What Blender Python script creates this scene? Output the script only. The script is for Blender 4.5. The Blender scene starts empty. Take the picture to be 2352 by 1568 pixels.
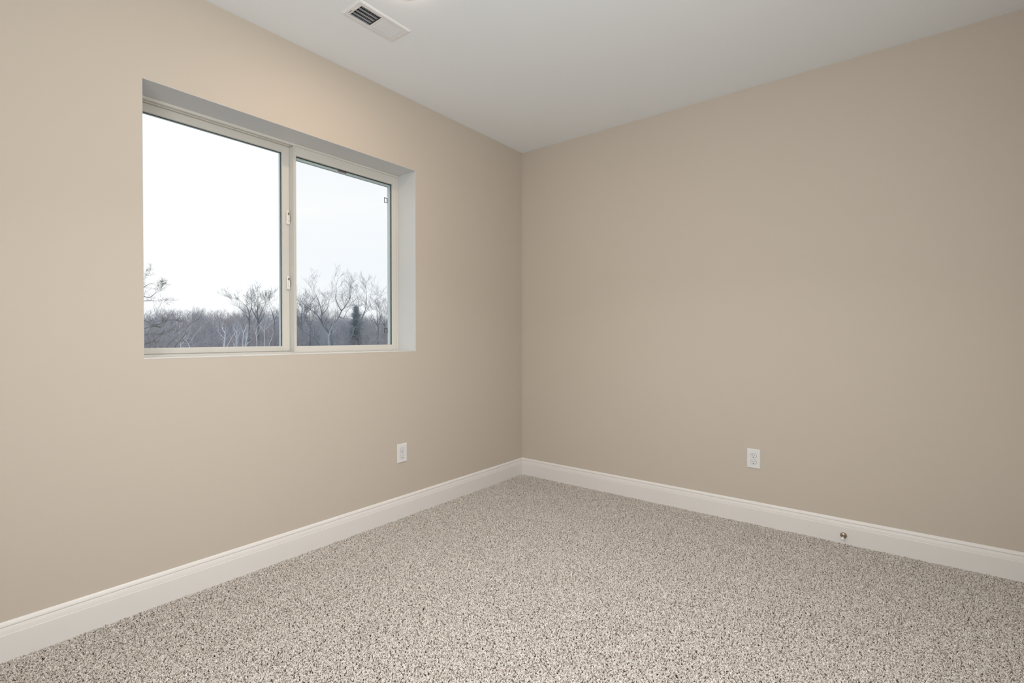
import bpy, math, random
from mathutils import Vector, Matrix

# ------------------------------------------------------------------ camera
C = bpy.context.scene.collection
SC = bpy.context.scene
CAM = Vector((-3.3792, -2.5559, 1.1749))
YAW, PITCH, FPX = -0.9026, -0.0095, 1136.16
cam_d = bpy.data.cameras.new('camera')
cam = bpy.data.objects.new('camera', cam_d); C.objects.link(cam)
cam.location = CAM
cam.rotation_euler = (math.pi / 2 + PITCH, 0, YAW)
cam_d.sensor_width = 36.0
cam_d.lens = FPX * 36.0 / 2352
cam_d.clip_start = 0.02; cam_d.clip_end = 1000
SC.camera = cam
CR = cam.rotation_euler.to_matrix()

def at(px, py, Y):
    """world point seen at photo pixel px,py on the plane y = Y"""
    d = CR @ Vector(((px - 1176) / FPX, -(py - 784) / FPX, -1))
    return CAM + d * ((Y - CAM.y) / d.y)

# ------------------------------------------------------------------ room size
H = 2.74                      # ceiling height
XW, YB = -3.95, -3.2          # far ends of the two visible walls
WX0, WX1, WZ0, WZ1 = -2.693, -1.180, 1.079, 2.282   # window opening
WT = 0.30                     # window wall thickness

# ------------------------------------------------------------------ sky, exposure
SC.view_settings.view_transform = 'Standard'
SC.view_settings.look = 'None'
SC.view_settings.exposure = 0.0
SC.view_settings.gamma = 1.0
SC.view_settings.use_curve_mapping = False
world = bpy.data.worlds.new('overcast_sky'); SC.world = world
world.use_nodes = True
wn, wl = world.node_tree.nodes, world.node_tree.links
bg = wn['Background']
tc = wn.new('ShaderNodeTexCoord')
mp = wn.new('ShaderNodeMapping'); mp.inputs['Scale'].default_value = (1.5, 1.5, 7)
nz = wn.new('ShaderNodeTexNoise'); nz.inputs['Scale'].default_value = 1.6; nz.inputs['Detail'].default_value = 5
rp = wn.new('ShaderNodeValToRGB')
rp.color_ramp.elements[0].position = 0.35; rp.color_ramp.elements[0].color = (0.93, 0.96, 1.0, 1)
rp.color_ramp.elements[1].position = 0.65; rp.color_ramp.elements[1].color = (1.0, 1.0, 1.0, 1)
wl.new(tc.outputs['Generated'], mp.inputs['Vector']); wl.new(mp.outputs['Vector'], nz.inputs['Vector'])
wl.new(nz.outputs['Fac'], rp.inputs['Fac']); wl.new(rp.outputs['Color'], bg.inputs['Color'])
bg.inputs['Strength'].default_value = 1.13

def area(name, loc, rot, sx, sy, power, col, shape='RECTANGLE', spread=180):
    l = bpy.data.lights.new(name, 'AREA'); l.shape = shape; l.size = sx
    if shape in ('RECTANGLE', 'ELLIPSE'): l.size_y = sy
    l.energy = power; l.color = col; l.spread = math.radians(spread)
    o = bpy.data.objects.new(name, l); C.objects.link(o)
    o.location = loc; o.rotation_euler = rot
    return o
# added fill, brighter than the sky, at the unseen window behind the camera (in the wall y = YB)
W2X0, W2X1, W2Z0, W2Z1 = -3.75, -2.05, 0.75, 2.35
area('added_window_fill', ((W2X0 + W2X1) / 2, YB - 0.10, (W2Z0 + W2Z1) / 2), (math.pi / 2, 0, 0),
     W2X1 - W2X0 - 0.06, W2Z1 - W2Z0 - 0.06, 23, (0.90, 0.97, 1.0))
# second added fill, at the made-up window in the wall x = XW
W3Y0, W3Y1 = -2.95, -1.45
area('added_window_fill', (XW - 0.10, (W3Y0 + W3Y1) / 2, (W2Z0 + W2Z1) / 2), (0, -math.pi / 2, 0),
     W2Z1 - W2Z0 - 0.06, W3Y1 - W3Y0 - 0.06, 29, (0.92, 0.98, 1.0))

# ------------------------------------------------------------------ helpers
def tag(o, label=None, cat=None, group=None, kind=None):
    if label: o['label'] = label
    if cat: o['category'] = cat
    if group: o['group'] = group
    if kind: o['kind'] = kind
    return o

def empty(name, loc=(0, 0, 0), parent=None):
    o = bpy.data.objects.new(name, None); C.objects.link(o)
    o.empty_display_size = 0.05; o.location = loc
    if parent: o.parent = parent
    return o

class MB:
    def __init__(s): s.v = []; s.f = []
    def box(s, x0, x1, y0, y1, z0, z1):
        b = len(s.v)
        s.v += [(x, y, z) for z in (z0, z1) for y in (y0, y1) for x in (x0, x1)]
        s.f += [tuple(b + i for i in q) for q in ((0, 2, 3, 1), (4, 5, 7, 6), (0, 1, 5, 4), (2, 6, 7, 3), (0, 4, 6, 2), (1, 3, 7, 5))]
        return s
    def ring(s, x0, x1, z0, z1, y0, y1, l, r, b, t):
        """rectangular frame in the xz plane, members of given widths, no overlaps"""
        s.box(x0, x0 + l, y0, y1, z0, z1); s.box(x1 - r, x1, y0, y1, z0, z1)
        s.box(x0 + l, x1 - r, y0, y1, z0, z0 + b); s.box(x0 + l, x1 - r, y0, y1, z1 - t, z1)
        return s
    def loft(s, rings, cap=True, close=True):
        b = len(s.v); n = len(rings[0])
        for r in rings: s.v += [tuple(p) for p in r]
        for i in range(len(rings) - 1):
            for j in range(n if close else n - 1):
                k = (j + 1) % n
                s.f.append((b + i * n + j, b + i * n + k, b + (i + 1) * n + k, b + (i + 1) * n + j))
        if cap:
            s.f.append(tuple(b + j for j in reversed(range(n))))
            s.f.append(tuple(b + (len(rings) - 1) * n + j for j in range(n)))
        return s
    def tube(s, pts, rad, n=12, cap=True):
        rings = []
        up = None
        for i, p in enumerate(pts):
            p = Vector(p)
            if i == 0: d = Vector(pts[1]) - p
            elif i == len(pts) - 1: d = p - Vector(pts[i - 1])
            else: d = Vector(pts[i + 1]) - Vector(pts[i - 1])
            if d.length < 1e-9: d = Vector((0, 0, 1))
            d.normalize()
            if up is None:
                up = Vector((0, 0, 1)) if abs(d.z) < 0.9 else Vector((1, 0, 0))
            a = d.cross(up).normalized(); c = d.cross(a).normalized(); up = -c if c.length else up
            r = rad[i] if isinstance(rad, (list, tuple)) else rad
            rings.append([p + (a * math.cos(t) + c * math.sin(t)) * r for t in (2 * math.pi * j / n for j in range(n))])
        return s.loft(rings, cap)
    def build(s, name, mat, parent=None, bevel=0, smooth=False, loc=None):
        me = bpy.data.meshes.new(name); me.from_pydata(s.v, [], s.f); me.validate(); me.update()
        o = bpy.data.objects.new(name, me); C.objects.link(o)
        if mat: me.materials.append(mat)
        import bmesh
        bm = bmesh.new(); bm.from_mesh(me); bmesh.ops.recalc_face_normals(bm, faces=bm.faces); bm.to_mesh(me); bm.free()
        if smooth:
            for p in me.polygons: p.use_smooth = True
        if bevel:
            m = o.modifiers.new('bevel', 'BEVEL'); m.width = bevel; m.segments = 2; m.limit_method = 'ANGLE'
        if parent: o.parent = parent
        if loc is not None: o.location = loc
        return o

def copy_tree(o, parent=None):
    c = o.copy(); C.objects.link(c)
    if parent: c.parent = parent
    for ch in [x for x in bpy.data.objects if x.parent == o]:
        copy_tree(ch, c)
    return c

# ------------------------------------------------------------------ materials
def mat(name, col, rough=0.6, spec=0.3, metal=0.0, noise=None, bump=None, coat=0):
    """noise = (scale, amount) gentle tone change; bump = (scale, strength, distance)"""
    m = bpy.data.materials.new(name); m.use_nodes = True
    n, l = m.node_tree.nodes, m.node_tree.links
    b = n['Principled BSDF']
    b.inputs['Base Color'].default_value = (*col, 1); b.inputs['Roughness'].default_value = rough
    b.inputs['Specular IOR Level'].default_value = spec; b.inputs['Metallic'].default_value = metal
    t = n.new('ShaderNodeTexCoord')
    if noise:
        q = n.new('ShaderNodeTexNoise'); q.inputs['Scale'].default_value = noise[0]; q.inputs['Detail'].default_value = 4
        r = n.new('ShaderNodeValToRGB')
        r.color_ramp.elements[0].position = 0.3; r.color_ramp.elements[1].position = 0.7
        r.color_ramp.elements[0].color = (*[c * (1 - noise[1]) for c in col], 1)
        r.color_ramp.elements[1].color = (*[min(1, c * (1 + noise[1])) for c in col], 1)
        l.new(t.outputs['Object'], q.inputs['Vector']); l.new(q.outputs['Fac'], r.inputs['Fac'])
        l.new(r.outputs['Color'], b.inputs['Base Color'])
    if bump:
        q = n.new('ShaderNodeTexNoise'); q.inputs['Scale'].default_value = bump[0]; q.inputs['Detail'].default_value = 3
        u = n.new('ShaderNodeBump'); u.inputs['Strength'].default_value = bump[1]; u.inputs['Distance'].default_value = bump[2]
        l.new(t.outputs['Object'], q.inputs['Vector']); l.new(q.outputs['Fac'], u.inputs['Height'])
        l.new(u.outputs['Normal'], b.inputs['Normal'])
    return m

M = {}
M['wall'] = mat('greige_wall_paint', (0.60, 0.526, 0.448), 0.55, 0.25, noise=(0.8, 0.01), bump=(260, 0.08, 0.001))
M['ceiling'] = mat('white_ceiling_paint', (0.90, 0.925, 0.95), 0.85, 0.1, bump=(200, 0.08, 0.001))
M['trim'] = mat('white_trim_paint', (0.83, 0.79, 0.755), 0.35, 0.4, noise=(2, 0.01))
M['liner'] = mat('white_jamb_paint', (0.64, 0.64, 0.63), 0.45, 0.3, noise=(3, 0.01))
M['vinyl'] = mat('almond_vinyl', (0.68, 0.65, 0.595), 0.4, 0.4, noise=(3, 0.01))
M['ext_vinyl'] = mat('glass_tinted_grey_vinyl', (0.60, 0.67, 0.65), 0.5, 0.3, noise=(3, 0.02))  # green tint of the glass in front is put into this colour
M['gasket'] = mat('dark_gasket', (0.06, 0.075, 0.08), 0.7, 0.2, noise=(30, 0.1))
M['latch'] = mat('white_latch_plastic', (0.86, 0.82, 0.76), 0.35, 0.4, noise=(20, 0.01))
M['plastic'] = mat('white_outlet_plastic', (0.80, 0.79, 0.78), 0.3, 0.45, noise=(20, 0.01))
M['slot'] = mat('dark_slot', (0.03, 0.025, 0.02), 0.8, 0.1, noise=(50, 0.1))
M['slot_grey'] = mat('slot_shade', (0.16, 0.14, 0.12), 0.8, 0.1, noise=(50, 0.1))
M['vent'] = mat('white_enamel_steel', (0.84, 0.84, 0.84), 0.35, 0.4, noise=(20, 0.01))
M['duct'] = mat('dark_duct', (0.13, 0.13, 0.14), 0.8, 0.1, noise=(20, 0.1))
M['damper'] = mat('galvanised_damper', (0.66, 0.67, 0.70), 0.5, 0.4, metal=0.1, noise=(40, 0.05))
M['lever'] = mat('cream_lever', (0.80, 0.77, 0.66), 0.5, 0.3, noise=(20, 0.02))
M['nickel'] = mat('satin_nickel', (0.42, 0.34, 0.26), 0.3, 0.5, metal=0.9, noise=(60, 0.05))
M['rubber'] = mat('white_rubber', (0.82, 0.83, 0.85), 0.6, 0.3, noise=(40, 0.01))
M['sticker'] = mat('rusty_sticker', (0.38, 0.24, 0.20), 0.6, 0.2, noise=(400, 0.25))
M['door'] = mat('white_door_skylit_sill_paint', (0.78, 0.77, 0.74), 0.4, 0.4, noise=(3, 0.01))

def glass_mat():
    m = bpy.data.materials.new('window_glass'); m.use_nodes = True
    n, l = m.node_tree.nodes, m.node_tree.links; n.clear()
    o = n.new('ShaderNodeOutputMaterial'); mx = n.new('ShaderNodeMixShader')
    t = n.new('ShaderNodeBsdfTransparent'); t.inputs['Color'].default_value = (0.985, 0.992, 0.99, 1)
    g = n.new('ShaderNodeBsdfGlossy'); g.inputs['Roughness'].default_value = 0.0; g.inputs['Color'].default_value = (0.9, 0.9, 0.9, 1)
    f = n.new('ShaderNodeFresnel'); f.inputs['IOR'].default_value = 1.13
    l.new(f.outputs['Fac'], mx.inputs['Fac']); l.new(t.outputs[0], mx.inputs[1]); l.new(g.outputs[0], mx.inputs[2])
    l.new(mx.outputs[0], o.inputs['Surface'])
    return m
def screen_mat():
    m = bpy.data.materials.new('insect_mesh'); m.use_nodes = True
    n, l = m.node_tree.nodes, m.node_tree.links; n.clear()
    o = n.new('ShaderNodeOutputMaterial'); mx = n.new('ShaderNodeMixShader'); mx.inputs['Fac'].default_value = 0.06
    t = n.new('ShaderNodeBsdfTransparent'); d = n.new('ShaderNodeBsdfDiffuse'); d.inputs['Color'].default_value = (0.12, 0.15, 0.19, 1)
    l.new(t.outputs[0], mx.inputs[1]); l.new(d.outputs[0], mx.inputs[2]); l.new(mx.outputs[0], o.inputs['Surface'])
    return m
M['glass'] = glass_mat(); M['screen'] = screen_mat()

def emit_mat(name, col, s):
    m = bpy.data.materials.new(name); m.use_nodes = True
    n, l = m.node_tree.nodes, m.node_tree.links; n.clear()
    o = n.new('ShaderNodeOutputMaterial'); e = n.new('ShaderNodeEmission')
    e.inputs['Color'].default_value = (*col, 1); e.inputs['Strength'].default_value = s
    l.new(e.outputs[0], o.inputs['Surface']); return m
M['lens'] = emit_mat('lit_lamp_lens', (1.0, 0.84, 0.68), 16.0)

# ------------------------------------------------------------------ room shell
def struct(o): o['kind'] = 'structure'; return o
T = 0.12
# window wall, four blocks round the opening in one mesh
mb = MB()
mb.box(XW - 0.18, WX0, 0, WT, -0.02, H); mb.box(WX1, T, 0, WT, -0.02, H)
mb.box(WX0, WX1, 0, WT, -0.02, WZ0); mb.box(WX0, WX1, 0, WT, WZ1, H)
struct(mb.build('wall_left', M['wall']))
struct(MB().box(0, T, YB - 0.18, 0, -0.02, H).build('wall_right', M['wall']))
mb = MB()   # wall on the camera's left with a made-up window for fill light
x0, x1 = XW - 0.18, XW
mb.box(x0, x1, YB - 0.18, W3Y0, -0.02, H); mb.box(x0, x1, W3Y1, 0, -0.02, H)
mb.box(x0, x1, W3Y0, W3Y1, -0.02, W2Z0); mb.box(x0, x1, W3Y0, W3Y1, W2Z1, H)
struct(mb.build('wall_rear', M['wall']))
DX0, DX1, DZ = -1.05, -0.24, 2.05
mb = MB()   # wall behind the camera with an added unseen window and a door
y0, y1 = YB - 0.18, YB
mb.box(XW, W2X0, y0, y1, -0.02, H); mb.box(W2X1, DX0, y0, y1, -0.02, H)
mb.box(W2X0, W2X1, y0, y1, -0.02, W2Z0); mb.box(W2X0, W2X1, y0, y1, W2Z1, H)
mb.box(DX1, 0, y0, y1, -0.02, H); mb.box(DX0, DX1, y0, y1, DZ, H)
struct(mb.build('wall_back', M['wall']))
# ceiling with the cut-out of the duct behind the register
VX0, VX1, VY0, VY1 = -2.0057, -1.7005, -0.5740, -0.4220
cx0, cx1, cy0, cy1 = VX0 + 0.024, VX1 - 0.024, VY0 + 0.024, VY1 - 0.024
mb = MB()
mb.box(XW - 0.18, cx0, YB - 0.18, WT, H, H + 0.12); mb.box(cx1, T, YB - 0.18, WT, H, H + 0.12)
mb.box(cx0, cx1, YB - 0.18, cy0, H, H + 0.12); mb.box(cx0, cx1, cy1, WT, H, H + 0.12)
struct(mb.build('ceiling', M['ceiling']))
struct(MB().box(XW - 0.18, T, YB - 0.18, WT, -0.15, -0.02).build('floor', mat('carpet_backing', (0.30, 0.26, 0.22), 0.9, 0.1, noise=(300, 0.3))))

# baseboards, moulded profile extruded with mitred ends: (height, thickness)
PROF = [(-0.02, 0.0), (-0.02, 0.0150), (0.0935, 0.0150), (0.0950, 0.0145), (0.0955, 0.0120), (0.0970, 0.0114), (0.0982, 0.0128),
        (0.1000, 0.0126), (0.1100, 0.0112), (0.1188, 0.0090), (0.1200, 0.0080), (0.1206, 0.0056), (0.1222, 0.0052), (0.1232, 0.0084),
        (0.1255, 0.0088), (0.1310, 0.0074), (0.1360, 0.0050), (0.1390, 0.0026), (0.1400, 0.0)]
def baseboard(name, axis, a, b, wall, sgn, m0=True, m1=True):
    """axis 'x' or 'y' runs from a to b; wall = coordinate of wall face; sgn = direction into the room"""
    r0, r1 = [], []
    for z, t in PROF:
        for r, e, mt, s in ((r0, a, m0, 1), (r1, b, m1, -1)):
            u = e + (s * t if mt else 0)
            r.append((u, wall + sgn * t, z) if axis == 'x' else (wall + sgn * t, u, z))
    o = MB().loft([r0, r1]).build(name, M['trim']); return struct(o)
baseboard('baseboard_left', 'x', XW, 0, 0, -1)
baseboard('baseboard_right', 'y', YB, 0, 0, -1)
baseboard('baseboard_rear', 'y', YB, 0, XW, 1)
baseboard('baseboard_back', 'x', XW, DX0 - 0.06, YB, 1, True, False)

# door behind the camera, closed
dr = struct(empty('door_1', (DX0, YB, 0)))
W = DX1 - DX0
mb = MB(); mb.ring(0.02, W - 0.02, 0.012, DZ - 0.02, -0.06, -0.02, 0.11, 0.11, 0.2, 0.11)
mb.box(0.13, W - 0.13, -0.06, -0.02, 0.95, 1.07)
mb.box(0.13, W - 0.13, -0.05, -0.03, 0.212, 0.95); mb.box(0.13, W - 0.13, -0.05, -0.03, 1.07, DZ - 0.13)
mb.build('door_leaf', M['door'], dr, 0.003)
mb = MB(); mb.box(-0.06, 0, -0.001, 0.016, 0, DZ + 0.06); mb.box(W, W + 0.06, -0.001, 0.016, 0, DZ + 0.06); mb.box(0, W, -0.001, 0.016, DZ, DZ + 0.06)
mb.box(0, 0.018, -0.12, -0.001, 0, DZ); mb.box(W - 0.018, W, -0.12, -0.001, 0, DZ); mb.box(0.018, W - 0.018, -0.12, -0.001, DZ - 0.018, DZ)
mb.build('door_frame', M['door'], dr, 0.002)
MB().tube([(0.08, -0.02, 1.0), (0.08, 0.0, 1.0), (0.08, 0.02, 1.0), (0.08, 0.03, 1.0), (0.08, 0.05, 1.0), (0.08, 0.06, 1.0)],
          [0.028, 0.028, 0.012, 0.02, 0.027, 0.015], 20).build('door_knob', M['nickel'], dr, smooth=True)

# unseen window added in the wall behind the camera for fill light
w2 = struct(empty('added_window_2', ((W2X0 + W2X1) / 2, YB - 0.09, W2Z0)))
hx, hz = (W2X1 - W2X0) / 2, W2Z1 - W2Z0
mb = MB(); mb.ring(-hx, hx, 0, hz, -0.05, -0.025, 0.03, 0.03, 0.03, 0.03); mb.box(-0.02, 0.02, -0.05, -0.025, 0.03, hz - 0.03)
mb.build('window_frame', M['vinyl'], w2, 0.002)
MB().box(-hx + 0.03, hx - 0.03, -0.04, -0.036, 0.03, hz - 0.03).build('pane', M['glass'], w2)

w3 = struct(empty('added_window_3', (XW - 0.09, (W3Y0 + W3Y1) / 2, W2Z0)))  # made-up window, added to bring more fill light onto the right wall
w3.rotation_euler = (0, 0, -math.pi / 2); hx = (W3Y1 - W3Y0) / 2
mb = MB(); mb.ring(-hx, hx, 0, hz, -0.05, -0.025, 0.03, 0.03, 0.03, 0.03); mb.box(-0.02, 0.02, -0.05, -0.025, 0.03, hz - 0.03)
mb.build('window_frame', M['vinyl'], w3, 0.002)
MB().box(-hx + 0.03, hx - 0.03, -0.04, -0.036, 0.03, hz - 0.03).build('pane', M['glass'], w3)

# ------------------------------------------------------------------ window_1
w1 = struct(empty('window_1', ((WX0 + WX1) / 2, 0.177, WZ0)))
OX, OY, OZ = w1.location
def wm(): return MB()
def wput(mb, name, m, parent=None, bevel=0.0012, smooth=False):
    """build in world coordinates, then hang under the window"""
    o = mb.build(name, m, None, bevel, smooth)
    p = parent or w1
    base = Vector(w1.location)
    for v in o.data.vertices: v.co -= base
    o.parent = p
    return o
YF = 0.177
# painted boards lining the opening
LT = 0.0025
mb = wm(); mb.box(WX1 - LT, WX1, -0.0005, YF + 0.1, WZ0 + LT, WZ1 - LT); mb.box(WX0, WX0 + LT, -0.0005, YF + 0.1, WZ0 + LT, WZ1 - LT)
mb.box(WX0, WX1, -0.0005, YF + 0.1, WZ1 - LT, WZ1)
wput(mb, 'jamb_liner', M['liner'], bevel=0.001)
wput(wm().box(WX0, WX1, -0.0015, YF + 0.1, WZ0, WZ0 + LT), 'window_sill', M['door'], bevel=0.001)  # lighter paint than the liner, standing in for skylight on the sill
fx0, fx1, fz0, fz1 = WX0 + LT, WX1 - LT, WZ0 + LT, WZ1 - LT
# outer frame: front lip, then the deeper channel
mb = wm()
mb.ring(fx0, fx1, fz0, fz1, YF + 0.001, YF + 0.012, 0.014, 0.014, 0.004, 0.013)
mb.ring(fx0, fx1, fz0, fz1, YF + 0.012, YF + 0.105, 0.010, 0.010, 0.0025, 0.009)
mb.box(fx0 + 0.010, -1.9275, YF + 0.024, YF + 0.028, fz0 + 0.0025, fz0 + 0.007)    # track ribs under the sliding sash
mb.box(fx0 + 0.010, -1.9275, YF + 0.038, YF + 0.042, fz0 + 0.0025, fz0 + 0.009)
mb.box(fx0 + 0.010, -1.9275, YF + 0.030, YF + 0.034, fz1 - 0.014, fz1 - 0.009)
wput(mb, 'window_frame', M['vinyl'])
# fixed sash (right half, nearer the room)
sx0, sx1, sz0, sz1 = -1.9265, fx1 - 0.0145, fz0 + 0.0045, fz1 - 0.0135
gx0, gx1, gz0, gz1 = -1.9115, -1.2275, 1.1215, 2.2135
mb = wm()
mb.ring(sx0, sx1, sz0, sz1, YF + 0.003, YF + 0.018, gx0 - sx0, sx1 - gx1, gz0 - sz0, sz1 - gz1)
mb.box(sx0, sx0 + 0.006, YF + 0.018, YF + 0.0530, sz0, sz1)          # deep side of the meeting stile
mb.box(sx0 + 0.003, sx0 + 0.006, YF - 0.0005, YF + 0.003, sz0, sz1)  # raised bead on the stile
fs = wput(mb, 'fixed_sash', M['vinyl'])
mb = wm(); e = 0.0035
mb.ring(gx0 - 0.002, gx1 + 0.002 - 0, gz0 - 0.002, gz1 + 0.002, YF + 0.0182, YF + 0.0215, 0.003, 0.0065, 0.002, 0.0065)
wput(mb, 'gasket', M['gasket'], fs, 0)
mb = wm()
mb.ring(sx0 + 0.0065, sx1, sz0, sz1, YF + 0.0270, YF + 0.050, 0.0150, sx1 - (gx1 - 0.0085), gz0 - sz0 - 0.002, sz1 - 2.1985)
wput(mb, 'outer_sash_edge', M['ext_vinyl'], fs)
wput(wm().box(gx0 - 0.008, gx1 + 0.010, YF + 0.0218, YF + 0.0258, gz0 - 0.010, gz1 + 0.010), 'pane', M['glass'], fs, 0)
st = wput(wm().box(-1.624, -1.574, YF + 0.0262, YF + 0.0266, 2.2005, 2.2085), 'sticker', M['sticker'], fs, 0)
mb = wm(); a, b, c, d = -1.624, -1.574, 2.2005, 2.2085
for (p, q, r, s) in ((a - .003, a, c, d), (b, b + .003, c, d), (a - .003, b + .003, d, d + .0016)):
    mb.box(p, q, YF + 0.0260, YF + 0.0266, r, s)
wput(mb, 'sticker_border', M['gasket'], fs, 0)
# sliding sash (left half, outer track)
lx0, lx1, lz0, lz1 = fx0 + 0.0105, -1.9140, fz0 + 0.0095, fz1 - 0.0095
hx0, hx1, hz0, hz1 = fx0 + 0.045, -1.9660, 1.1215, 2.2300
mb = wm(); mb.ring(lx0, lx1, lz0, lz1, YF + 0.056, YF + 0.070, hx0 - lx0, lx1 - hx1, hz0 - lz0, lz1 - hz1)
mb.box(lx0, lx1, YF + 0.0535, YF + 0.056, lz0 + 0.003, lz0 + 0.007)
ss = wput(mb, 'sliding_sash', M['vinyl'])
mb = wm(); mb.ring(hx0 - 0.001, hx1 + 0.001, hz0 - 0.001, hz1 + 0.001, YF + 0.0702, YF + 0.073, 0.003, 0.0042, 0.001, 0.004)
wput(mb, 'gasket', M['gasket'], ss, 0)
mb = wm(); mb.ring(lx0, lx1, lz0, lz1, YF + 0.0785, YF + 0.092, hx0 - lx0, lx1 - hx1 + 0.004, hz0 - lz0, lz1 - hz1 + 0.001)
wput(mb, 'outer_sash_edge', M['ext_vinyl'], ss)
wput(wm().box(hx0 - 0.008, hx1 + 0.008, YF + 0.0735, YF + 0.0775, hz0 - 0.008, hz1 + 0.008), 'pane', M['glass'], ss, 0)
# latches on the meeting stile
def latch(zc):
    x, y = -1.9375, YF + 0.0535
    mb = wm()
    def pr(outline, y0, y1, sc=0.85):
        cxm = sum(p[0] for p in outline) / len(outline); czm = sum(p[1] for p in outline) / len(outline)
        mb.loft([[(x + px, y1, zc + pz) for px, pz in outline], [(x + px, y0 + 0.002, zc + pz) for px, pz in outline],
                 [(x + cxm + (px - cxm) * sc, y0, zc + czm + (pz - czm) * sc) for px, pz in outline]])
    pr([(-.009, -.038), (.009, -.038), (.010, -.030), (.007, -.016), (.007, .030), (.004, .040), (-.005, .040), (-.009, .032), (-.008, -.012), (-.010, -.028)], y - 0.010, y)
    pr([(-.004, -.020), (.005, -.020), (.004, .012), (-.003, .012)], y - 0.019, y - 0.010, .7)
    o = wput(mb, 'latch', M['latch'], ss, 0.0008)
    wput(wm().box(x - .003, x + .004, y - .0104, y - .0098, zc + .014, zc + .028), 'latch_slot', M['slot_grey'], o, 0)
latch(1.861); latch(1.486)
# insect screen outside the fixed half
sc = wput(wm().box(-1.9115, fx1 - 0.010, YF + 0.0560, YF + 0.0563, fz0 + 0.003, fz1 - 0.009), 'insect_screen', M['screen'], None, 0)
for zc in (2.1105, 1.2175):
    mb = wm(); xc = -1.2465
    mb.ring(xc - 0.013, xc + 0.013, zc - 0.017, zc + 0.017, YF + 0.0535, YF + 0.0555, .0035, .0035, .0035, .0035)
    wput(mb, 'pull_tab', M['gasket'], sc, 0)

# ------------------------------------------------------------------ outlets
def outlet(label):
    r = empty('wall_outlet')
    tag(r, label, 'electrical outlet', 'duplex outlets low on the walls')
    w, h = 0.0395, 0.061
    mb = MB(); mb.loft([[(-w, 0, -h), (w, 0, -h), (w, 0, h), (-w, 0, h)], [(-w, -.0025, -h), (w, -.0025, -h), (w, -.0025, h), (-w, -.0025, h)],
                        [(-w + .004, -.0065, -h + .004), (w - .004, -.0065, -h + .004), (w - .004, -.0065, h - .004), (-w + .004, -.0065, h - .004)]])
    mb.build('cover_plate', M['plastic'], r, 0.001)
    for zc in (0.0195, -0.0195):
        ol = []
        for k in range(28):
            a = 2 * math.pi * k / 28
            ol.append((0.0172 * math.cos(a), max(-0.0138, min(0.0138, 0.0172 * math.sin(a)))))
        g = MB().loft([[(px * 1.07, -.0060, zc + pz * 1.07) for px, pz in ol], [(px * 1.07, -.0067, zc + pz * 1.07) for px, pz in ol]]).build('recess_gap', M['slot_grey'], r)
        g['label'] = 'thin grey gap around the receptacle'
        f = MB().loft([[(px, -.0060, zc + pz) for px, pz in ol], [(px, -.0085, zc + pz) for px, pz in ol], [(px * .95, -.0090, zc + pz * .95) for px, pz in ol]]).build('receptacle', M['plastic'], r)
        MB().box(-.0078, -.0052, -.0093, -.0088, zc - .0015, zc + .0085).build('slot', M['slot_grey'], f)
        MB().box(.0052, .0074, -.0093, -.0088, zc - .0005, zc + .0075).build('slot', M['slot_grey'], f)
        MB().tube([(0, -.0086, zc - .0085), (0, -.0094, zc - .0085)], .0028, 12).build('ground_hole', M['slot'], f)
    MB().tube([(0, -.006, 0), (0, -.0076, 0)], .0028, 14).build('screw', M['plastic'], r)
    return r
o1 = outlet('white duplex outlet under the window, on the window wall')
o1.location = (-1.2989, -0.0002, 0.4190)
o2 = copy_tree(o1); o2['label'] = 'white duplex outlet on the bare right-hand wall'
o2.location = (-0.0002, -1.8254, 0.4093); o2.rotation_euler = (0, 0, -math.pi / 2)
o2['label'] = 'white duplex outlet alone on the bare right-hand wall'

# ------------------------------------------------------------------ door stop
ds = empty('door_stop', (-0.0152, -2.300, 0.0485))
tag(ds, 'small satin nickel door stop with white tip on the right baseboard', 'door stop')
MB().tube([(0, 0, 0), (-.003, 0, 0), (-.008, 0, 0), (-.011, 0, 0)], [.0165, .0165, .0125, .007], 24).build('base', M['nickel'], ds, smooth=True)
MB().tube([(-.011, 0, 0), (-.02, 0, 0), (-.056, 0, 0)], [.0065, .0050, .0050], 16).build('rod', M['nickel'], ds, smooth=True)
MB().tube([(-.055, 0, 0), (-.0555, 0, 0), (-.067, 0, 0), (-.070, 0, 0), (-.0715, 0, 0)], [.005, .0085, .0085, .007, .003], 20).build('rubber_tip', M['rubber'], ds, smooth=True)

# ------------------------------------------------------------------ ceiling register
rg = empty('ceiling_vent', ((VX0 + VX1) / 2, (VY0 + VY1) / 2, H))
tag(rg, 'white steel ceiling air register with two louver banks near the window', 'air vent')
hx, hy = (VX1 - VX0) / 2, (VY1 - VY0) / 2
def rect(a, b, c, d, z): return [(a, c, z), (b, c, z), (b, d, z), (a, d, z)]
mb = MB()
ix0, ix1, iy = -hx + 0.029, hx - 0.024, hy - 0.0265
bars = [(ix0, ix0 + 0.112), (ix0 + 0.124, ix1 - 0.016)]
mb.loft([rect(-hx, hx, -hy, hy, -0.0002), rect(-hx, hx, -hy, hy, -0.002), rect(-hx + .008, hx - .008, -hy + .008, hy - .008, -0.0065)], cap=False)
z0, z1 = -0.0065, -0.0055
X0, X1, Y0, Y1 = -hx + .008, hx - .008, -hy + .008, hy - .008
for (a, b, c, d) in ((X0, bars[0][0], Y0, Y1), (bars[1][1], X1, Y0, Y1), (bars[0][0], bars[1][1], Y0, -iy), (bars[0][0], bars[1][1], iy, Y1), (bars[0][1], bars[1][0], -iy, iy)):
    mb.box(a, b, c, d, z0, z1)
mb.build('faceplate', M['vent'], rg)
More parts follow.
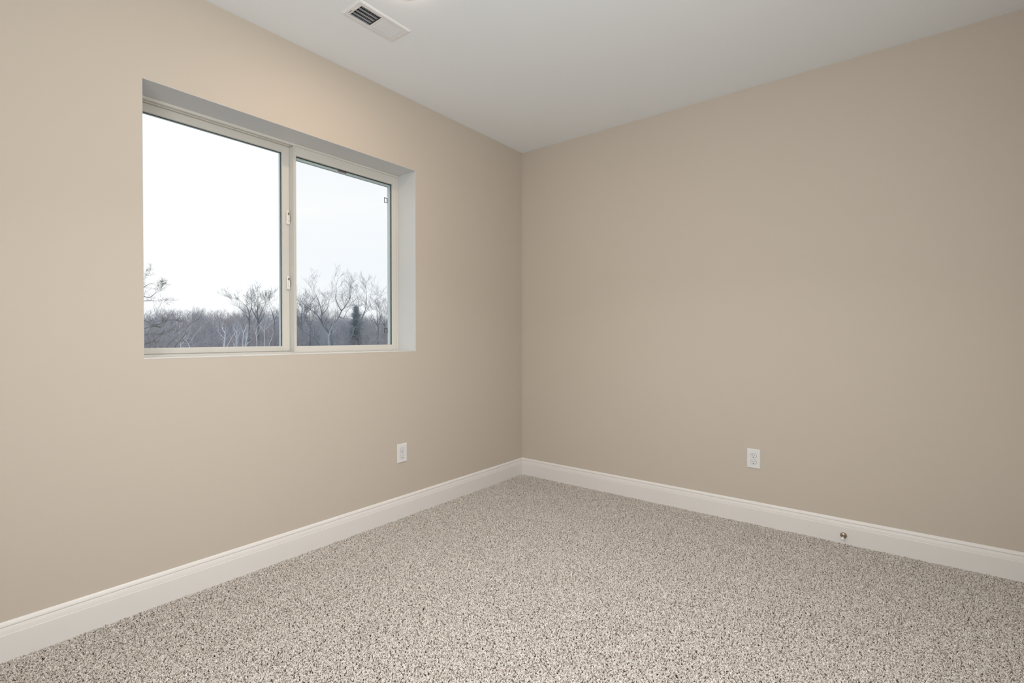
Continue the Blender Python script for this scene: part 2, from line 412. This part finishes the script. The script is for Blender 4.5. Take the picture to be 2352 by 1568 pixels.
for bi, (a, b) in enumerate(bars):
    mb = MB(); n = 13
    for k in range(n):
        xc = a + (b - a) * (k + 0.5) / n
        t = math.radians(38 if bi == 0 else -38)
        w_, th = 0.0046, 0.0005
        dx, dz = math.sin(t) * w_, math.cos(t) * w_
        if bi == 0:     # blades edge-on to the room, open to the duct
            mb.loft([[(xc - .0034, yy, -0.0066), (xc - .0029, yy, -0.0066), (xc + .0034, yy, 0.0010), (xc + .0029, yy, 0.0010)] for yy in (-iy, iy)])
        else:           # blades turned, hiding the duct
            mb.loft([[(xc + .0040, yy, -0.0066), (xc + .0034, yy, -0.0066), (xc - .0046, yy, -0.0015), (xc - .0040, yy, -0.0015)] for yy in (-iy, iy)])
    mb.build('louver_bank', M['vent'], rg)
mb = MB()
for k in range(4):
    yc = -iy + 2 * iy * (k + 0.5) / 4
    mb.box(bars[0][0] + .001, bars[0][1] - .001, yc - 0.0045, yc + 0.0045, 0.0025, 0.0045)
mb.build('damper_blades', M['damper'], rg)
mb = MB(); q = 0.0005
mb.box(cx0 - rg.location.x + q, cx1 - rg.location.x - q, cy0 - rg.location.y + q, cy1 - rg.location.y - q, 0.050, 0.052)
for (a, b, c, d) in ((cx0, cx0 + .002, cy0, cy1), (cx1 - .002, cx1, cy0, cy1), (cx0 + .002, cx1 - .002, cy0, cy0 + .002), (cx0 + .002, cx1 - .002, cy1 - .002, cy1)):
    mb.box(a - rg.location.x + (q if a == cx0 else 0), b - rg.location.x - (q if b == cx1 else 0), c - rg.location.y + q, d - rg.location.y - q, 0.001, 0.050)
mb.build('duct_collar', M['duct'], rg)
MB().box(ix0 - .0105, ix0 - .0085, iy - 0.034, iy - 0.006, -0.0068, -0.0064).build('lever_slot', M['slot'], rg)
lv = MB().box(ix0 - .0120, ix0 - .0060, iy - 0.062, iy - 0.036, -0.0105, -0.0066).build('lever', M['lever'], rg, 0.0008)
for sx in (-1, 1):
    MB().tube([(sx * (hx - .0135), 0, -.0064), (sx * (hx - .0135), 0, -.0078)], .003, 12).build('screw', M['vent'], rg)

# ------------------------------------------------------------------ recessed ceiling lamps (the near edge of one glows at the top of the photo)
def downlight(x, y, label, power, col, spr=180):
    r = empty('recessed_light', (x, y, H))
    tag(r, label, 'ceiling light', 'round recessed lights in the ceiling')
    n = 40
    def circ(rad, z): return [(rad * math.cos(2 * math.pi * k / n), rad * math.sin(2 * math.pi * k / n), z) for k in range(n)]
    MB().loft([circ(.085, -.0002), circ(.084, -.004), circ(.074, -.005), circ(.066, -.004), circ(.066, -.0002)], cap=False).build('trim_ring', M['vent'], r, smooth=True)
    MB().loft([circ(.0655, -.003), circ(.063, -.012), circ(.052, -.020), circ(.03, -.025), circ(.002, -.027)]).build('lens', M['lens'], r, smooth=True)
    a = area('lamp_glow', (x, y, H - 0.030), (0, 0, 0), 0.11, 0.11, power, col, 'DISK', spr)
    return r
downlight(-1.93, -0.80, 'round recessed ceiling light beside the air register, nearest the window', 5.5, (1.0, 0.76, 0.56))
downlight(-2.15, -1.70, 'round recessed ceiling light in the camera-side half of the room', 13.5, (0.97, 0.98, 1.0), 125)

# ------------------------------------------------------------------ carpet pile
import numpy as np
rng = np.random.default_rng(5)
SP = 0.0074
xs = np.arange(XW + 0.018, -0.0165, SP); ys = np.arange(YB + 0.018, -0.0165, SP * 0.9)
gx, gy = np.meshgrid(xs, ys); gx[1::2] += SP / 2
px = (gx + rng.uniform(-.45, .45, gx.shape) * SP).ravel(); py = (gy + rng.uniform(-.45, .45, gx.shape) * SP).ravel()
px = np.clip(px, XW + 0.0175, -0.0175); py = np.clip(py, YB + 0.0175, -0.0175)
pz = np.full(px.shape, -0.006) + rng.normal(0, 0.0008, px.shape) + 0.0009 * np.sin(px * 9 + 2 * np.sin(py * 5)) * np.sin(py * 11 + 2 * np.sin(px * 4))
me = bpy.data.meshes.new('carpet_pile'); me.vertices.add(len(px))
me.vertices.foreach_set('co', np.stack([px, py, pz], 1).astype(np.float32).ravel())
me.update()
carpet = bpy.data.objects.new('carpet_pile', me); C.objects.link(carpet)
tag(carpet, 'speckled beige and taupe cut-pile carpet covering the whole floor', 'carpet', kind='stuff')
cm = bpy.data.materials.new('carpet_yarn'); cm.use_nodes = True
n, l = cm.node_tree.nodes, cm.node_tree.links
b = n['Principled BSDF']; b.inputs['Roughness'].default_value = 0.9; b.inputs['Specular IOR Level'].default_value = 0.1
oi = n.new('ShaderNodeObjectInfo'); r = n.new('ShaderNodeValToRGB')
ta = n.new('ShaderNodeAttribute'); ta.attribute_name = 'tone'
ad = n.new('ShaderNodeMath'); ad.operation = 'MULTIPLY_ADD'; ad.inputs[1].default_value = 13.7
fr = n.new('ShaderNodeMath'); fr.operation = 'FRACT'
l.new(oi.outputs['Random'], ad.inputs[0]); l.new(ta.outputs['Fac'], ad.inputs[2]); l.new(ad.outputs[0], fr.inputs[0])
cr = r.color_ramp; cr.elements[0].position = 0; cr.elements[0].color = (0.22, 0.18, 0.15, 1)
cr.elements[1].position = 1; cr.elements[1].color = (0.84, 0.80, 0.755, 1)
for p, c in ((0.12, (0.36, 0.305, 0.255, 1)), (0.30, (0.56, 0.50, 0.445, 1)), (0.65, (0.68, 0.62, 0.56, 1))):
    e = cr.elements.new(p); e.color = c
l.new(fr.outputs[0], r.inputs['Fac']); l.new(r.outputs['Color'], b.inputs['Base Color'])
ng = bpy.data.node_groups.new('pile', 'GeometryNodeTree')
ng.interface.new_socket('Geometry', in_out='INPUT', socket_type='NodeSocketGeometry')
ng.interface.new_socket('Geometry', in_out='OUTPUT', socket_type='NodeSocketGeometry')
N, L = ng.nodes, ng.links
gi, go = N.new('NodeGroupInput'), N.new('NodeGroupOutput')
ico = N.new('GeometryNodeMeshIcoSphere'); ico.inputs['Radius'].default_value = 1.0; ico.inputs['Subdivisions'].default_value = 2
jn = N.new('GeometryNodeJoinGeometry')
for k, (dx, dy, dz, rx, ry, rz) in enumerate(((.0021, .0008, .0040, .5, .3, .4), (-.0012, .0020, .0044, -.6, .2, 1.9), (-.0020, -.0012, .0036, .2, -.7, 3.0), (.0010, -.0022, .0042, .7, -.1, 5.0))):
    tr = N.new('GeometryNodeTransform'); tr.inputs['Scale'].default_value = (0.0020, 0.0014, 0.0052)
    tr.inputs['Translation'].default_value = (dx, dy, dz); tr.inputs['Rotation'].default_value = (rx, ry, rz)
    sa = N.new('GeometryNodeStoreNamedAttribute'); sa.inputs['Name'].default_value = 'tone'; sa.inputs['Value'].default_value = 0.31 * k + 0.07 * k * k
    L.new(ico.outputs['Mesh'], tr.inputs['Geometry']); L.new(tr.outputs['Geometry'], sa.inputs['Geometry']); L.new(sa.outputs['Geometry'], jn.inputs['Geometry'])
sm = N.new('GeometryNodeSetShadeSmooth')
mt = N.new('GeometryNodeSetMaterial'); mt.inputs['Material'].default_value = cm
ip = N.new('GeometryNodeInstanceOnPoints')
rv = N.new('FunctionNodeRandomValue'); rv.data_type = 'FLOAT_VECTOR'
rv.inputs[0].default_value = (-0.55, -0.55, 0); rv.inputs[1].default_value = (0.55, 0.55, 6.28)
rs = N.new('FunctionNodeRandomValue'); rs.data_type = 'FLOAT_VECTOR'
rs.inputs[0].default_value = (0.75, 0.75, 0.65); rs.inputs[1].default_value = (1.25, 1.25, 1.15); rs.inputs['Seed'].default_value = 7
L.new(jn.outputs['Geometry'], sm.inputs['Geometry']); L.new(sm.outputs['Geometry'], mt.inputs['Geometry'])
L.new(gi.outputs[0], ip.inputs['Points']); L.new(mt.outputs['Geometry'], ip.inputs['Instance'])
L.new(rv.outputs[0], ip.inputs['Rotation']); L.new(rs.outputs[0], ip.inputs['Scale'])
L.new(ip.outputs['Instances'], go.inputs[0])
md = carpet.modifiers.new('pile', 'NODES'); md.node_group = ng

# ------------------------------------------------------------------ outdoors: sloping ground and bare winter woods
def ground_z(x, y):
    base = -3.6 if y < 12 else -3.6 - 5.0 * min(1, (y - 12) / 60)
    if y > 105: base += 11.5 * (1 - math.cos(min(1, (y - 105) / 75) * math.pi)) / 2
    return base + 0.35 * math.sin(x * 0.11) + 0.25 * math.sin(y * 0.17 + x * 0.05)
mb = MB(); nx, ny = 60, 60
for j in range(ny + 1):
    for i in range(nx + 1):
        y = 0.9 + 239 * (j / ny); x = -60 + 260 * i / nx
        mb.v.append((x, y, ground_z(x, y) if y > 2 else -3.6))
for j in range(ny):
    for i in range(nx):
        a = j * (nx + 1) + i; mb.f.append((a, a + 1, a + nx + 2, a + nx + 1))
gm = mat('winter_leaf_litter', (0.30, 0.31, 0.35), 0.95, 0.05, noise=(0.9, 0.30))
g = mb.build('ground', gm, smooth=True); struct(g)

BARK = {}
BARK['grey'] = mat('hazed_grey_bark', (0.42, 0.45, 0.52), 0.9, 0.1, noise=(1.5, 0.25))  # lightened and blued to imitate haze over the distant woods
BARK['mauve'] = mat('hazed_mauve_bark', (0.44, 0.43, 0.465), 0.9, 0.1, noise=(1.5, 0.25))  # haze lightening put into the colour here too
BARK['pale'] = mat('pale_bark', (0.60, 0.64, 0.70), 0.8, 0.1, noise=(1.2, 0.12))
BARK['brown'] = mat('green_brown_bark', (0.21, 0.215, 0.20), 0.9, 0.1, noise=(1.5, 0.25))
BARK['slate'] = mat('slate_bark', (0.19, 0.215, 0.235), 0.9, 0.1, noise=(1.2, 0.3))

def twig(mb, p, q, r0, r1, n=3):
    p, q = Vector(p), Vector(q); d = (q - p)
    if d.length < 1e-6: return
    d.normalize(); a = d.orthogonal().normalized(); c = d.cross(a)
    b = len(mb.v)
    for e, r in ((p, r0), (q, r1)):
        for k in range(n):
            t = 2 * math.pi * k / n; mb.v.append(tuple(e + (a * math.cos(t) + c * math.sin(t)) * r))
    for k in range(n):
        m = (k + 1) % n; mb.f.append((b + k, b + m, b + n + m, b + n + k))

def grow(mb, rnd, p, d, length, r, depth, rmin=0.012, up=0.25, spread=0.55, kids=(2, 3)):
    """a limb of bent segments with long side shoots fanning out to fine twigs"""
    seg = 4; q = Vector(p); d = Vector(d).normalized(); rr = r
    for s in range(seg):
        d = (d + Vector((rnd.gauss(0, .15), rnd.gauss(0, .15), rnd.gauss(0, .08) + up * .12))).normalized()
        nq = q + d * length / seg; r2 = max(rmin * .6, rr * 0.76)
        twig(mb, q, nq, rr, r2, 4 if r > 0.08 else 3)
        if depth > 0 and (s > 0 or rnd.random() < .5):
            for k in range(1 if s < seg - 1 else rnd.choice(kids)):
                side = Vector((rnd.gauss(0, 1), rnd.gauss(0, 1), rnd.gauss(0, .5))); side -= side.dot(d) * d; side.normalize()
                nd = (d + side * spread * rnd.uniform(.6, 1.7) + Vector((0, 0, up * .6))).normalized()
                grow(mb, rnd, nq.lerp(q, rnd.uniform(0, .8) if s < seg - 1 else 0), nd, length * rnd.uniform(.50, .78), max(rmin, r2 * .55), depth - 1, rmin, up, spread, kids)
        q = nq; rr = r2

def tree_proto(name, seed, h, m, depth=4, rmin=0.02, up=.3, spread=.5):
    rnd = random.Random(seed); mb = MB()
    p = Vector((0, 0, -0.3)); d = Vector((0, 0, 1)); r = h * 0.014 + .03
    n = 7; first = 2
    for k in range(n):
        q = p + Vector((rnd.gauss(0, .10), rnd.gauss(0, .10), 1)) * (h * 0.62 / n)
        twig(mb, p, q, r, r * .87, 6)
        if k >= first:
            for j in range(2 if k < n - 1 else 4):
                a = rnd.uniform(0, 2 * math.pi); t = rnd.uniform(.5, .9) if k < n - 1 else rnd.uniform(.2, .5)
                grow(mb, rnd, q, (math.cos(a) * t, math.sin(a) * t, 1), h * rnd.uniform(.20, .32) * (1.15 if k == n - 1 else 1), r * .5, depth - 1, rmin, up, spread)
        p = q; r *= .87
    me = bpy.data.meshes.new(name); me.from_pydata(mb.v, [], mb.f); me.materials.append(m)
    return me

def place(me, name, x, y, rz, s, label, group, cat='tree', z=None):
    o = bpy.data.objects.new(name, me); C.objects.link(o)
    o.location = (x, y, ground_z(x, y) if z is None else z); o.rotation_euler = (0, 0, rz); o.scale = (s, s, s)
    tag(o, label, cat, group); return o

protos = [tree_proto('bare_tree', 10 + i, 14, BARK['grey' if i % 2 else 'mauve'], 4, .015) for i in range(5)]
rnd = random.Random(77)
base_tree = None
def px_range(y):        # x range seen through the window at distance y, with a margin
    return at(322, 770, y).x - y * .03, at(908, 770, y).x + y * .03
FAR = 'bare grey tree somewhere in the dense distant woods beyond the window'
rows = [(84, 16, .76), (94, 20, .80), (104, 24, .84), (116, 26, .83), (130, 28, .77), (146, 30, .69), (164, 30, .61)]
for (yy, cnt, s) in rows:
    a, b_ = px_range(yy)
    for k in range(cnt):
        y = yy + rnd.uniform(-5, 5); x = a + (b_ - a) * (k + rnd.uniform(.1, .9)) / cnt
        # skyline: lower on the left, higher in the middle
        u = (x - a) / (b_ - a); f = 0.93 + 0.14 * math.exp(-((u - .5) / .22) ** 2) 
        if base_tree is None:
            base_tree = place(protos[0], 'bare_tree', x, y, 0, s, FAR, 'bare trees of the distant woods'); o = base_tree
        else:
            o = base_tree.copy(); o.data = protos[rnd.randrange(5)]; C.objects.link(o)
        sc_ = s * f * rnd.uniform(.76, .95)
        o.location = (x, y, ground_z(x, y)); o.rotation_euler = (0, 0, rnd.uniform(0, 6.28)); o.scale = (sc_, sc_, sc_)

for (yy, cnt, s) in ((86, 16, .72), (100, 20, .80), (118, 22, .82), (142, 22, .72), (162, 22, .62)):   # the woods go on to either side of the window's view
    a, b_ = px_range(yy); wl_ = yy * .75
    for k in range(cnt):
        x = a - wl_ + wl_ * (k + rnd.uniform(.1, .9)) / (cnt * .85)
        if x > a: x = b_ + (x - a)
        y = yy + rnd.uniform(-6, 6)
        o = base_tree.copy(); o.data = protos[rnd.randrange(5)]; C.objects.link(o)
        sc_ = s * rnd.uniform(.8, 1.02)
        o.location = (x, y, ground_z(x, y)); o.rotation_euler = (0, 0, rnd.uniform(0, 6.28)); o.scale = (sc_, sc_, sc_)

# undergrowth of thin saplings filling the foot of the woods
mb = MB(); rnd = random.Random(5)
for yy, cnt, hh, side in ((78, 900, 6.5, 0), (98, 1300, 8.0, 0), (124, 1500, 8.5, 0), (150, 1500, 7.5, 0), (172, 900, 5.5, 0),
                          (80, 1400, 6.5, 1), (100, 1900, 8.0, 1), (126, 2000, 8.5, 1), (150, 2000, 7.5, 1), (170, 1500, 5.5, 1)):
    a, b_ = px_range(yy)
    if side: a, b_ = a - yy * .78, a
    for k in range(cnt):
        x = rnd.uniform(a, b_); y = yy + rnd.uniform(-9, 9); z = ground_z(x, y); h = hh * rnd.uniform(.6, 1.15)
        p = Vector((x, y, z)); d = Vector((rnd.gauss(0, .12), rnd.gauss(0, .12), 1)).normalized()
        q = p + d * h; twig(mb, p, q, .05, .018)
        for j in range(6):
            t = rnd.uniform(.45, 1); s = p.lerp(q, t); e = s + Vector((rnd.gauss(0, .9), rnd.gauss(0, .5), rnd.uniform(.6, 1.9)))
            twig(mb, s, e, .026, .014)
            if j % 2: twig(mb, s.lerp(e, .5), s.lerp(e, .5) + Vector((rnd.gauss(0, .6), rnd.gauss(0, .4), rnd.uniform(.3, 1.2))), .02, .012)
br = mb.build('woodland_brush', BARK['mauve'])
tag(br, 'tangled grey undergrowth and saplings filling the woods beyond the window', 'undergrowth', kind='stuff')

# trees traced as limbs: each limb is a list of photo pixels on a plane at its own distance, with depth offsets
def limb_tree(name, seed, Y, limbs, m, label, group=None, thick=1.0, twigs=1.0, depth=3, rmin=.015, tl=1.0, up=.3, foot=None):
    rnd = random.Random(seed); mb = MB()
    s = Y / 100.0; joints = []          # (pixel a, pixel b, point a, point b) of every limb piece so far
    for (pts, r0, r1, off) in limbs:
        r0 *= thick; r1 *= thick; base = 0.0; pts = list(pts)
        best = None
        for (a, b, A, B) in joints:     # start a side limb on the nearest older limb
            ax, ay, bx, by = a[0], a[1], b[0] - a[0], b[1] - a[1]
            t = max(0, min(1, ((pts[0][0] - ax) * bx + (pts[0][1] - ay) * by) / max(1e-6, bx * bx + by * by)))
            dd = math.hypot(pts[0][0] - ax - t * bx, pts[0][1] - ay - t * by)
            if best is None or dd < best[0]: best = (dd, A.lerp(B, t), (ax + t * bx, ay + t * by))
        if best and best[0] < 8: base = best[1].y - Y; pts[0] = best[2]
        n_ = max(1, len(pts) - 1)
        P = [at(x, y, Y + base + off * i / n_ * s * 2) for i, (x, y) in enumerate(pts)]
        joints += [(pts[i], pts[i + 1], P[i], P[i + 1]) for i in range(len(pts) - 1)]
        L_ = len(P) - 1
        mb.tube(P, [r0 + (r1 - r0) * i / L_ for i in range(L_ + 1)], 7)
        for i in range(L_):
            d = (P[i + 1] - P[i]); nseg = max(1, int(d.length / (.8 * s + .2) * twigs))
            for k in range(nseg):
                t = rnd.random(); q = P[i] + d * t; frac = (i + t) / L_
                if frac < .30: continue
                side = Vector((rnd.gauss(0, 1), rnd.gauss(0, .7), rnd.gauss(.3, .7))).normalized()
                nd = (d.normalized() * .8 + side * .8)
                grow(mb, rnd, q, nd, rnd.uniform(.8, 1.7) * s * tl * 1.6, max(rmin, (r0 + (r1 - r0) * frac) * .4), depth - 1, rmin, up, .55)
        grow(mb, rnd, P[-1], P[-1] - P[-2], 1.7 * s * tl * 1.4, r1 * .8, depth, rmin, up, .5)
    if foot:
        f = at(*limbs[0][0][0], Y); gz = ground_z(f.x, f.y)
        mb.tube([(f.x, f.y, gz - .3), (f.x, f.y, gz + (f.z - gz) * .5), tuple(f)], [foot[2] * thick * 1.5, foot[2] * thick * 1.15, foot[2] * thick], 9)
    org = Vector((at(*(foot[:2] if foot else limbs[0][0][0]), Y).x, Y, 0)); org.z = ground_z(org.x, org.y)
    mb.v = [tuple(Vector(v) - org) for v in mb.v]
    o = mb.build(name, m); o.location = org
    tag(o, label, 'tree', group); return o

# big spreading tree behind the fixed pane
limb_tree('spreading_tree', 3, 62, [
    ([(763, 800), (762, 780), (760, 768), (752, 760), (743, 748), (738, 736), (740, 722), (736, 704), (728, 682)], .26, .05, 1),
    ([(738, 736), (728, 722), (715, 712), (703, 702)], .10, .03, -2),
    ([(740, 722), (752, 708), (756, 690)], .08, .03, 2),
    ([(761, 772), (759, 756), (762, 745), (772, 738), (779, 727), (784, 714), (792, 704), (802, 690), (806, 676)], .20, .035, 2),
    ([(784, 714), (775, 698), (770, 684), (772, 672)], .09, .03, -1),
    ([(779, 727), (789, 731), (795, 718), (804, 706)], .08, .03, 2),
    ([(790, 801), (800, 783), (810, 768), (812, 756), (824, 742), (833, 727), (839, 712), (842, 694), (842, 678)], .18, .04, 1),
    ([(833, 727), (846, 706), (857, 694), (868, 684)], .06, .02, 1),
    ([(824, 742), (823, 720), (824, 700), (822, 684)], .07, .03, 2),
    ([(736, 801), (729, 784), (718, 774), (706, 768)], .10, .03, -1),
], BARK['slate'], 'large spreading bare tree with forked limbs behind the right-hand pane', thick=.72, tl=1.3, depth=3, rmin=.008, twigs=1.6, foot=(768, 825, .42))
limb_tree('pale_forked_tree', 4, 60, [
    ([(758, 805), (755, 785), (753, 768), (742, 764)], .16, .03, 1),
    ([(759, 775), (759, 758), (764, 746), (773, 739)], .10, .05, 1),
    ([(762, 770), (768, 762), (773, 756)], .06, .03, 1),
], mat('pale_olive_bark', (0.33, 0.37, 0.39), .8, .1, noise=(1, .15)), 'pale trunk standing against the spreading tree behind the right-hand pane', twigs=.2, depth=1, foot=(760, 825, .2))
# tree at the left edge, mostly hidden by the wall, branches reaching in
limb_tree('reaching_tree', 5, 34, [
    ([(288, 790), (291, 740), (289, 690), (285, 650), (280, 605), (276, 570)], .30, .04, 1),
    ([(292, 690), (312, 694), (330, 691), (345, 690), (362, 691)], .06, .014, 1),
    ([(292, 690), (314, 688), (330, 680), (342, 684), (354, 676)], .06, .016, -1),
    ([(290, 660), (312, 664), (330, 660), (342, 652), (352, 650)], .045, .012, 1),
    ([(285, 640), (312, 648), (330, 642), (338, 636)], .04, .01, 1),
    ([(292, 735), (312, 735), (332, 736), (344, 740)], .05, .012, 1),
    ([(290, 770), (318, 758), (345, 750), (372, 742), (384, 736)], .055, .014, 2),
    ([(290, 775), (322, 770), (350, 766), (380, 768), (398, 774)], .055, .014, -2),
    ([(292, 790), (326, 792), (352, 784), (366, 770), (376, 758)], .055, .014, 1),
], BARK['brown'], 'dark bare tree reaching branches in from the left edge of the window', thick=.75, tl=.62, depth=3, rmin=.005, twigs=1.5, up=.12, foot=(288, 780, .32))
limb_tree('leaning_tree', 6, 44, [
    ([(375, 812), (388, 788), (402, 776), (412, 768), (424, 758)], .07, .018, 1),
    ([(395, 812), (404, 792), (416, 778), (430, 764)], .06, .016, -1),
    ([(352, 812), (358, 790), (352, 772), (366, 752)], .06, .018, 1),
    ([(336, 812), (346, 790), (338, 768), (346, 752), (356, 738)], .06, .016, 1),
], BARK['brown'], 'low olive-brown bare tree leaning right at the lower left of the window', thick=.8, tl=1.2, depth=2, rmin=.006, twigs=1.6, foot=(372, 830, .2))
# tall trees standing above the woods
TALL = [(567, 'tall bare tree above the skyline, left of the pair beside the meeting stile',
         [([(572, 780), (573, 745), (573, 722), (568, 706), (560, 698)], .30, .06, 1), ([(573, 722), (578, 706), (576, 696)], .14, .05, 1), ([(573, 735), (562, 718), (548, 704)], .10, .04, 1)]),
        (592, 'tallest bare tree on the skyline behind the sliding sash',
         [([(594, 780), (593, 745), (591, 722), (592, 704), (592, 694)], .32, .06, 1), ([(593, 740), (584, 720), (578, 706)], .14, .05, 1), ([(594, 738), (600, 718), (606, 704)], .14, .05, -1), ([(594, 745), (604, 728), (608, 712)], .10, .04, -1), ([(592, 722), (586, 708), (584, 698)], .1, .04, 1)]),
        (628, 'thin leaning bare tree on the skyline next to the dark sash edge',
         [([(632, 780), (631, 742), (628, 726), (624, 714), (621, 706)], .24, .05, 1), ([(630, 735), (638, 722), (642, 712)], .1, .04, 1)])]
for i, (x, lb, li) in enumerate(TALL):
    limb_tree('tall_tree', 20 + i, 98 + 3 * i, li, BARK['slate'], lb, 'tall bare trees on the skyline', thick=.62, twigs=1.5, tl=.85, depth=3, rmin=.013, foot=(li[0][0][0][0], 800, .34))
# smaller skyline trees behind the right pane
for i, (x, top, lb) in enumerate([(694, 700, 'bushy bare tree just right of the meeting stile'), (712, 712, 'bushy bare tree left of the spreading tree'),
                                  (868, 712, 'bare tree on the skyline right of the spreading tree'), (884, 716, 'bare tree touching the right sash edge')]):
    limb_tree('bushy_tree', 40 + i, 92 + 4 * i, [([(x, 785), (x + 1, 752), (x - 2, 735), (x - 1, top + 10)], .22, .05, 1), ([(x, 748), (x + 7, 733), (x + 9, 722)], .12, .04, 1), ([(x, 750), (x - 8, 736), (x - 12, 724)], .12, .04, -1)],
              BARK['slate'], lb, 'bushy bare trees behind the right pane', thick=.7, tl=1.0, depth=3, rmin=.013, twigs=1.4, foot=(x, 800, .24))
# evergreen among the woods
rnd = random.Random(9); mb = MB(); f = at(818, 790, 96); gz = ground_z(f.x, f.y); top = at(816, 706, 96).z
mb.tube([(0, 0, 0), (0, 0, top - gz)], [.25, .03], 7)
for k in range(2200):
    t = rnd.random() ** .8; z = (top - gz) * (0.35 + .65 * t); rr = (.2 + 3.0 * math.sin(math.pi * min(1, (1 - t) * 1.5) / 2) * (.75 + .35 * math.sin(t * 40))) * rnd.uniform(.4, 1.35); a = rnd.uniform(0, 6.28)
    s = Vector((0, 0, z)); e = s + Vector((math.cos(a) * rr, math.sin(a) * rr, rnd.uniform(-.3, .9)))
    e = s.lerp(e, rnd.uniform(.5, 1)); twig(mb, s.lerp(e, .2), e, .03, .015)
    for j in range(2): twig(mb, s.lerp(e, .7), s.lerp(e, .7) + Vector((rnd.gauss(0, .35), rnd.gauss(0, .35), rnd.gauss(0, .2))), .025, .012)
ev = mb.build('evergreen_tree', mat('dark_evergreen', (0.36, 0.41, 0.45), .9, .1, noise=(1, .2))); ev.location = (f.x, f.y, gz)
tag(ev, 'dense dark conical evergreen inside the crown of the spreading tree', 'tree')
# white-barked trees in front of the woods
WH = [
    ([([(514, 812), (514.5, 795), (516, 778), (517, 765)], .17, .11, 0), ([(517, 765), (511, 756), (510, 750)], .10, .04, 1), ([(517, 765), (520, 758), (525, 753)], .09, .04, -1), ([(515, 778), (510, 771), (506, 767)], .06, .03, 1), ([(517, 782), (525, 772), (529, 767)], .07, .03, -1)],
     'white-barked tree with a high fork, leftmost of the bright trunks'),
    ([([(517, 812), (521, 796), (528, 783), (535, 770), (539, 765)], .11, .04, 0)], 'single white stem slanting right beside the high-forked white tree'),
    ([([(543.5, 812), (544, 790), (543, 775), (544, 766)], .12, .08, 0), ([(544, 766), (539, 757), (537, 752)], .07, .03, 1), ([(544, 766), (546, 756), (546, 751)], .06, .03, -1), ([(543, 778), (539, 768), (538, 763)], .06, .03, 1), ([(545, 780), (549, 768)], .05, .03, 1)],
     'white-barked tree with a narrow fork standing mid-pane'),
    ([([(558, 812), (557.5, 785), (559, 768), (558, 760), (551, 746)], .17, .04, 0), ([(559, 766), (563, 756), (566, 748)], .08, .03, 1), ([(560, 782), (566, 770), (577, 757)], .08, .04, -1), ([(559, 776), (553, 764), (549, 752)], .05, .03, -1)],
     'thick white-barked trunk, left one of the close pair'),
    ([([(563, 812), (564, 790), (566, 772), (565, 762)], .14, .05, 0), ([(566, 792), (575, 785)], .06, .03, 1), ([(566, 785), (569, 772), (568, 760)], .06, .03, 1)],
     'thick white-barked trunk, right one of the close pair'),
    ([([(590, 812), (590, 785), (588, 766), (590, 754), (594, 746)], .11, .03, 0), ([(590, 774), (586, 760), (582, 748)], .05, .02, 1), ([(589, 774), (596, 760)], .05, .02, 1)],
     'slim grey-white tree below the tallest skyline tree'),
    ([([(607, 812), (608, 788), (607.5, 766), (608, 748)], .11, .04, 0), ([(608, 758), (616, 750), (622, 744)], .05, .02, 1), ([(608, 762), (600, 752), (594, 746)], .05, .02, 1)],
     'straight grey-white stem left of the sash stile'),
    ([([(617, 812), (618, 790), (622, 782), (625, 774), (627, 765)], .09, .03, 0)], 'short crooked white stem nearest the sash stile'),
    ([([(437, 812), (435, 795), (428, 782), (424, 776), (427, 768)], .11, .03, 0), ([(434, 790), (441, 778), (450, 765)], .04, .02, 1)],
     'white-barked tree with a crooked left bend, between the leaning tree and the others'),
    ([([(415, 812), (415, 795), (413, 780), (412, 772)], .10, .04, 0), ([(415, 794), (408, 785), (404, 780)], .06, .03, 0), ([(416, 792), (424, 782), (429, 777)], .05, .03, 0)],
     'small white forked stem among the leaning tree branches'),
    ([([(537, 812), (538, 797), (536, 788), (533, 781)], .07, .03, 0), ([(538, 797), (541, 788), (542, 780)], .05, .03, 0)],
     'low white sapling with a V fork at the sash rail, mid-pane'),
]
for i, (li, lb) in enumerate(WH):
    x, r = li[0][0][0][0], li[0][1]
    limb_tree('white_barked_tree', 60 + i, 70 + (i % 4) * 1.5, li, BARK['pale'], lb, 'white-barked trees in front of the woods', thick=.62, twigs=.9, tl=.55, depth=1, rmin=.012, foot=(x, 811, r))
